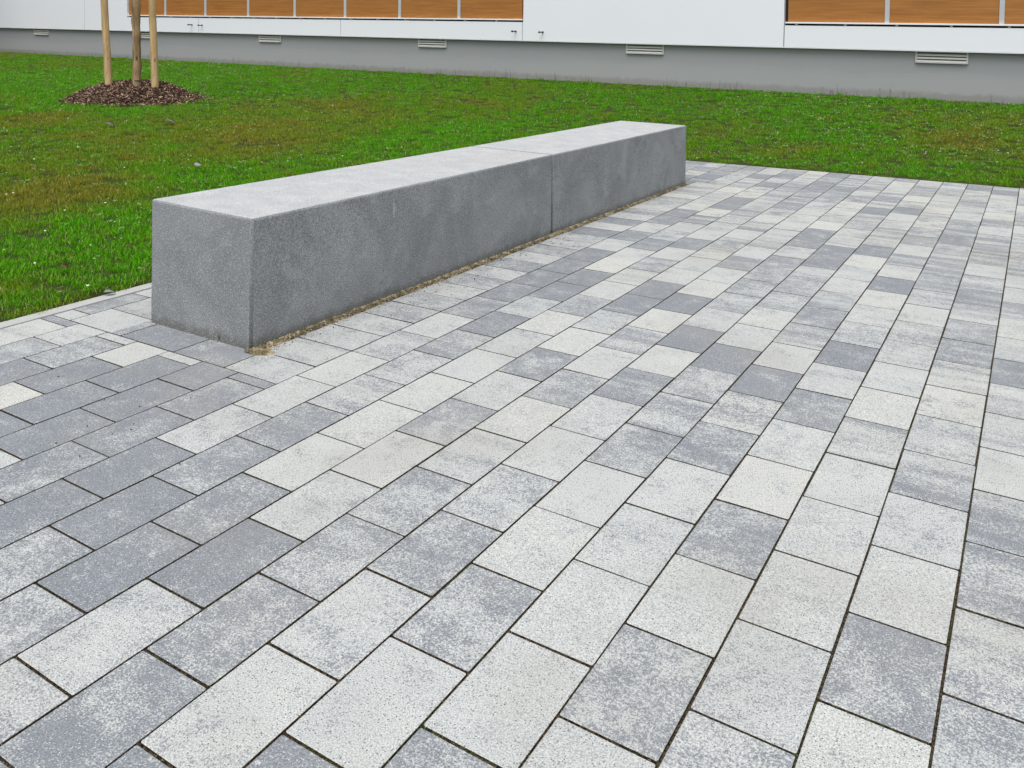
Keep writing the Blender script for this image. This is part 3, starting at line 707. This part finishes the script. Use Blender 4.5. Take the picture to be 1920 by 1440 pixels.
def grass():
    srcs = [tuft('grass_tuft_a%d' % i, 52, 0.06, 0.014, 0.034, 0.0024, 20 + i) for i in range(6)]
    srcs += [tuft('grass_tuft_b%d' % i, 40, 0.06, 0.028, 0.058, 0.0030, 60 + i, 0.8) for i in range(3)]
    r = random.Random(77); pts = []
    def visible(x, y, z):
        d = Vector((x, y, z)) - C; w = d.dot(FW)
        if w < 1: return 0, w
        u = 960 + 1607 * d.dot(RT) / w; v = 104.4 - 1607 * d.dot(UP) / w
        return (-260 < u < 2180 and v < 700), w
    n = 0
    def trial(x0, x1, y0, y1, dens, far_dens):
        N = int((x1 - x0) * (y1 - y0) * dens)
        for _ in range(N):
            x, y = r.uniform(x0, x1), r.uniform(y0, y1)
            if x > KX - 0.012 and y < FY + 0.012: continue
            if y > P0.y + 0.02154 * (x - P0.x) - 0.03: continue
            if math.hypot(x - MC[0], y - MC[1]) < MR * 0.97: continue
            z = lawn_z(x, y); vis, w = visible(x, y, z)
            keep = (min(1.0, max(0.42, 1.25 - w / 14)) if vis else far_dens)
            if r.random() > keep: continue
            dry = dryness(x, y)
            if mn.noise(Vector((x * 4.5, y * 4.5, 55))) > 0.42: dry = min(1, dry + 0.45)
            long = mn.noise(Vector((x * 1.1, y * 1.1, 30))) + 0.25 - 0.5 * dry
            ix = r.randrange(6, 9) if r.random() < max(0.04, 0.42 * long) else r.randrange(6)
            sc = r.uniform(0.75, 1.25) * (1.0 if w < 9 else 1.15)
            edge = min(abs(x - KX) if y < FY else 9, abs(y - FY) if x > KX else 9)
            if edge < 0.08: sc *= 0.7; dry = min(1, dry + 0.25)
            pts.append((x, y, z, r.uniform(0, 6.28), sc, dry, ix))
    trial(-6, KX, -3.2, 11, 430, 0.08); trial(KX, 8.5, FY, 11, 420, 0.08); trial(-14, -6, -2, 11, 340, 0.08); trial(-25, -14, 2, 10.6, 210, 0.08)
    scatter('grass', pts, srcs, 'mown green lawn grass with drier olive patches', 'grass')
    print('tufts', len(pts))
    # clover leaves, daisies and small weeds between the grass
    GW = NT('clover', 0.6, 0.3); va = GW.n('ShaderNodeAttribute'); va.attribute_name = 'bl'; GW.col(va.outputs['Color'])
    def weed(name, kind, seed):
        rr = random.Random(seed); V, F, A = [], [], []
        for i in range({'clover': 2, 'daisy': 1, 'straw': 2}[kind]):
            x, y = rr.gauss(0, 0.02), rr.gauss(0, 0.02); h = rr.uniform(0.02, 0.045)
            if kind == 'straw':
                a = rr.uniform(0, 6.28); L = rr.uniform(0.02, 0.05); b = len(V)
                V += [(x, y, h), (x + L * math.cos(a), y + L * math.sin(a), h + rr.uniform(-.01, .02)), (x + L * math.cos(a), y + L * math.sin(a) + .004, h), (x + .002, y + .004, h)]
                F.append((b, b + 1, b + 2, b + 3)); A += [(0.42, 0.36, 0.22, 1)] * 4; continue
            n = 3 if kind == 'clover' else 1
            for j in range(n):
                rad = rr.uniform(0.004, 0.008) if kind == 'clover' else 0.006; a0 = rr.uniform(0, 6)
                cx, cy = x + (rad * 0.9 * math.cos(j * 2.09) if n > 1 else 0), y + (rad * 0.9 * math.sin(j * 2.09) if n > 1 else 0); b = len(V)
                V.append((cx, cy, h + 0.002))
                for q in range(7): V.append((cx + rad * math.cos(q * 0.898), cy + rad * math.sin(q * 0.898), h + 0.003 * math.sin(q * 2 + a0)))
                F += [(b, b + 1 + q, b + 1 + (q + 1) % 7) for q in range(7)]
                c = (0.14, 0.34, 0.07, 1) if kind == 'clover' else (0.62, 0.64, 0.55, 1)
                A += [c] * 8
        me = bpy.data.meshes.new(name); me.from_pydata(V, [], F); at = me.attributes.new('bl', 'FLOAT_COLOR', 'POINT'); at.data.foreach_set('color', np.asarray(A, np.float32).ravel())
        me.materials.append(GW.m); return bpy.data.objects.new(name, me)
    ws = [weed('weed_a', 'clover', 1), weed('weed_b', 'clover', 2), weed('weed_c', 'daisy', 3), weed('weed_d', 'straw', 4)]
    wp = []
    for (x0, x1, y0, y1, dn) in ((-14, KX, -1, 10, 22), (KX, 6, FY, 10.6, 75), (-24, -6, 5, 10, 22)):
        for _ in range(int((x1 - x0) * (y1 - y0) * dn)):
            x, y = r.uniform(x0, x1), r.uniform(y0, y1)
            if x > KX and y < FY: continue
            if math.hypot(x - MC[0], y - MC[1]) < MR or y > P0.y + 0.02154 * (x - P0.x) - 0.05: continue
            if mn.noise(Vector((x * 0.8, y * 0.8, 3))) < -0.1 and r.random() < 0.7: continue
            wp.append((x, y, lawn_z(x, y), r.uniform(0, 6.28), r.uniform(0.7, 1.3), 0, r.choice([0, 1, 0, 2, 2, 3, 3, 3])))
    scatter('lawn_weeds', wp, ws, 'clover, pale flecks and straw dotted through the lawn', 'weeds')
    # thin weed stems and pebbles at the foot of the plinth
    V, F = [], []
    for _ in range(420):
        x = r.uniform(-24, 6); 
        if mn.noise(Vector((x * 0.9, 0, 0))) < -0.15: continue
        y = P0.y + 0.02154 * (x - P0.x) - r.uniform(0.02, 0.10); z = lawn_z(x, y); h = r.choice([r.uniform(0.03, 0.08), r.uniform(0.05, 0.20)]); dx = r.gauss(0, 0.02); w = 0.0018
        b = len(V); V += [(x - w, y, z - .01), (x + w, y, z - .01), (x + w + dx * .5, y, z + h * .5), (x - w + dx * .5, y, z + h * .5), (x + dx, y, z + h)]
        F += [(b, b + 1, b + 2, b + 3), (b + 3, b + 2, b + 4)]
        for q in range(r.randrange(0, 5)):
            t = r.uniform(.3, 1); b = len(V); px, pz = x + dx * t, z + h * t; s = r.choice([-1, 1]) * r.uniform(.006, .014)
            V += [(px, y - .002, pz), (px + s, y - .004, pz + .006), (px + s * .6, y - .003, pz + .012)]; F.append((b, b + 1, b + 2))
    tag(mesh_np('plinth_weeds', V, F, flat('weed_stem', (0.07, 0.08, 0.035), 0.8)), 'thin dry weed stems along the foot of the grey plinth', 'weeds', kind='stuff')
    V, F = [], []
    for _ in range(2600):
        x = r.uniform(-24, 6); y = P0.y + 0.02154 * (x - P0.x) - abs(r.gauss(0, 0.05)); z = lawn_z(x, y); s = r.uniform(.005, .016)
        b = len(V)
        for p in ((1, 0, 0), (0, 1, 0), (-1, 0, 0), (0, -1, 0), (0, 0, 1), (0, 0, -1)): V.append((x + s * p[0] * r.uniform(.8, 1.2), y + s * p[1], z + .004 + s * .7 * p[2]))
        F += [(b, b + 1, b + 4), (b + 1, b + 2, b + 4), (b + 2, b + 3, b + 4), (b + 3, b, b + 4), (b + 1, b, b + 5), (b + 2, b + 1, b + 5), (b + 3, b + 2, b + 5), (b, b + 3, b + 5)]
    kp = NT('gravel', 0.9, 0.2); kp.col(kp.mix(kp.noise(kp.pos(), 30, 2), (0.08, 0.08, 0.08), (0.30, 0.29, 0.27)))
    tag(mesh_np('gravel', V, F, kp.m, smooth=True), 'grey gravel strip at the foot of the plinth', 'gravel', kind='stuff')
grass()

# ------------------------------------------------------------------ a few fallen leaves one can point to
def leaf(x, y, z, L, rz, col, label, tilt=0.35):
    bm = bmesh.new(); n = 7; top = []
    for i in range(n + 1):
        t = i / n; w = L * 0.36 * math.sin(math.pi * min(1, t * 0.96 + 0.02)) ** 0.8 * (1 - 0.25 * t)
        zc = 0.16 * L * math.sin(t * 3.0)
        top.append([bm.verts.new((L * (t - .5), s * w, zc + (0.22 * w if s else 0))) for s in (-1, 0, 1)])
    for a, b in zip(top[:-1], top[1:]):
        for j in range(2): bm.faces.new((a[j], b[j], b[j + 1], a[j + 1]))
    bmesh.ops.solidify(bm, geom=bm.faces[:], thickness=0.0006)
    o = frombm('fallen_leaf', bm, flat('leaf_' + str(len(bpy.data.materials)), col, 0.7, 0.2, var=0.2, sc=40), None, True)
    o.location = (x, y, z); o.rotation_euler = (tilt, 0.2, rz)
    tag(o, label, 'leaf', 'fallen leaves')
leaf(-1.148, 0.135, 0.016, 0.055, 1.0, (0.34, 0.40, 0.30), 'pale grey green curled leaf on the kerb edge left of the bench')
leaf(-3.45, 2.46, lawn_z(-3.45, 2.46) + 0.05, 0.075, 0.4, (0.50, 0.55, 0.46), 'silvery upright leaf in the lawn behind the near end of the bench', 1.1)
leaf(-3.18, 2.62, lawn_z(-3.18, 2.62) + 0.035, 0.05, 2.0, (0.42, 0.50, 0.36), 'smaller pale leaf just right of the silvery upright leaf', 0.9)
leaf(-1.62, 0.19, lawn_z(-1.62, 0.19) + 0.035, 0.05, 0.7, (0.22, 0.13, 0.07), 'brown crumpled leaf in the lawn left of the bench end')
leaf(-1.9, 1.63, lawn_z(-1.9, 1.63) + 0.04, 0.06, 2.2, (0.42, 0.36, 0.20), 'tan leaf in the bright green lawn halfway between kerb and mulch')
leaf(-6.1, 3.35, lawn_z(-6.1, 3.35) + 0.03, 0.16, 0.4, (0.30, 0.27, 0.23), 'flat greyish dead leaf in the olive lawn in front of the mulch', 0.1)
leaf(-5.85, 3.95, lawn_z(-5.85, 3.95) + 0.03, 0.15, 0.6, (0.33, 0.29, 0.24), 'second greyish dead leaf, nearer the mulch, in the olive lawn', 0.1)
leaf(-1.14, 1.0, lawn_z(-1.3, 1.0) + 0.03, 0.04, 0.3, (0.30, 0.12, 0.05), 'rusty small leaf just behind the near back edge of the bench', 0.5)
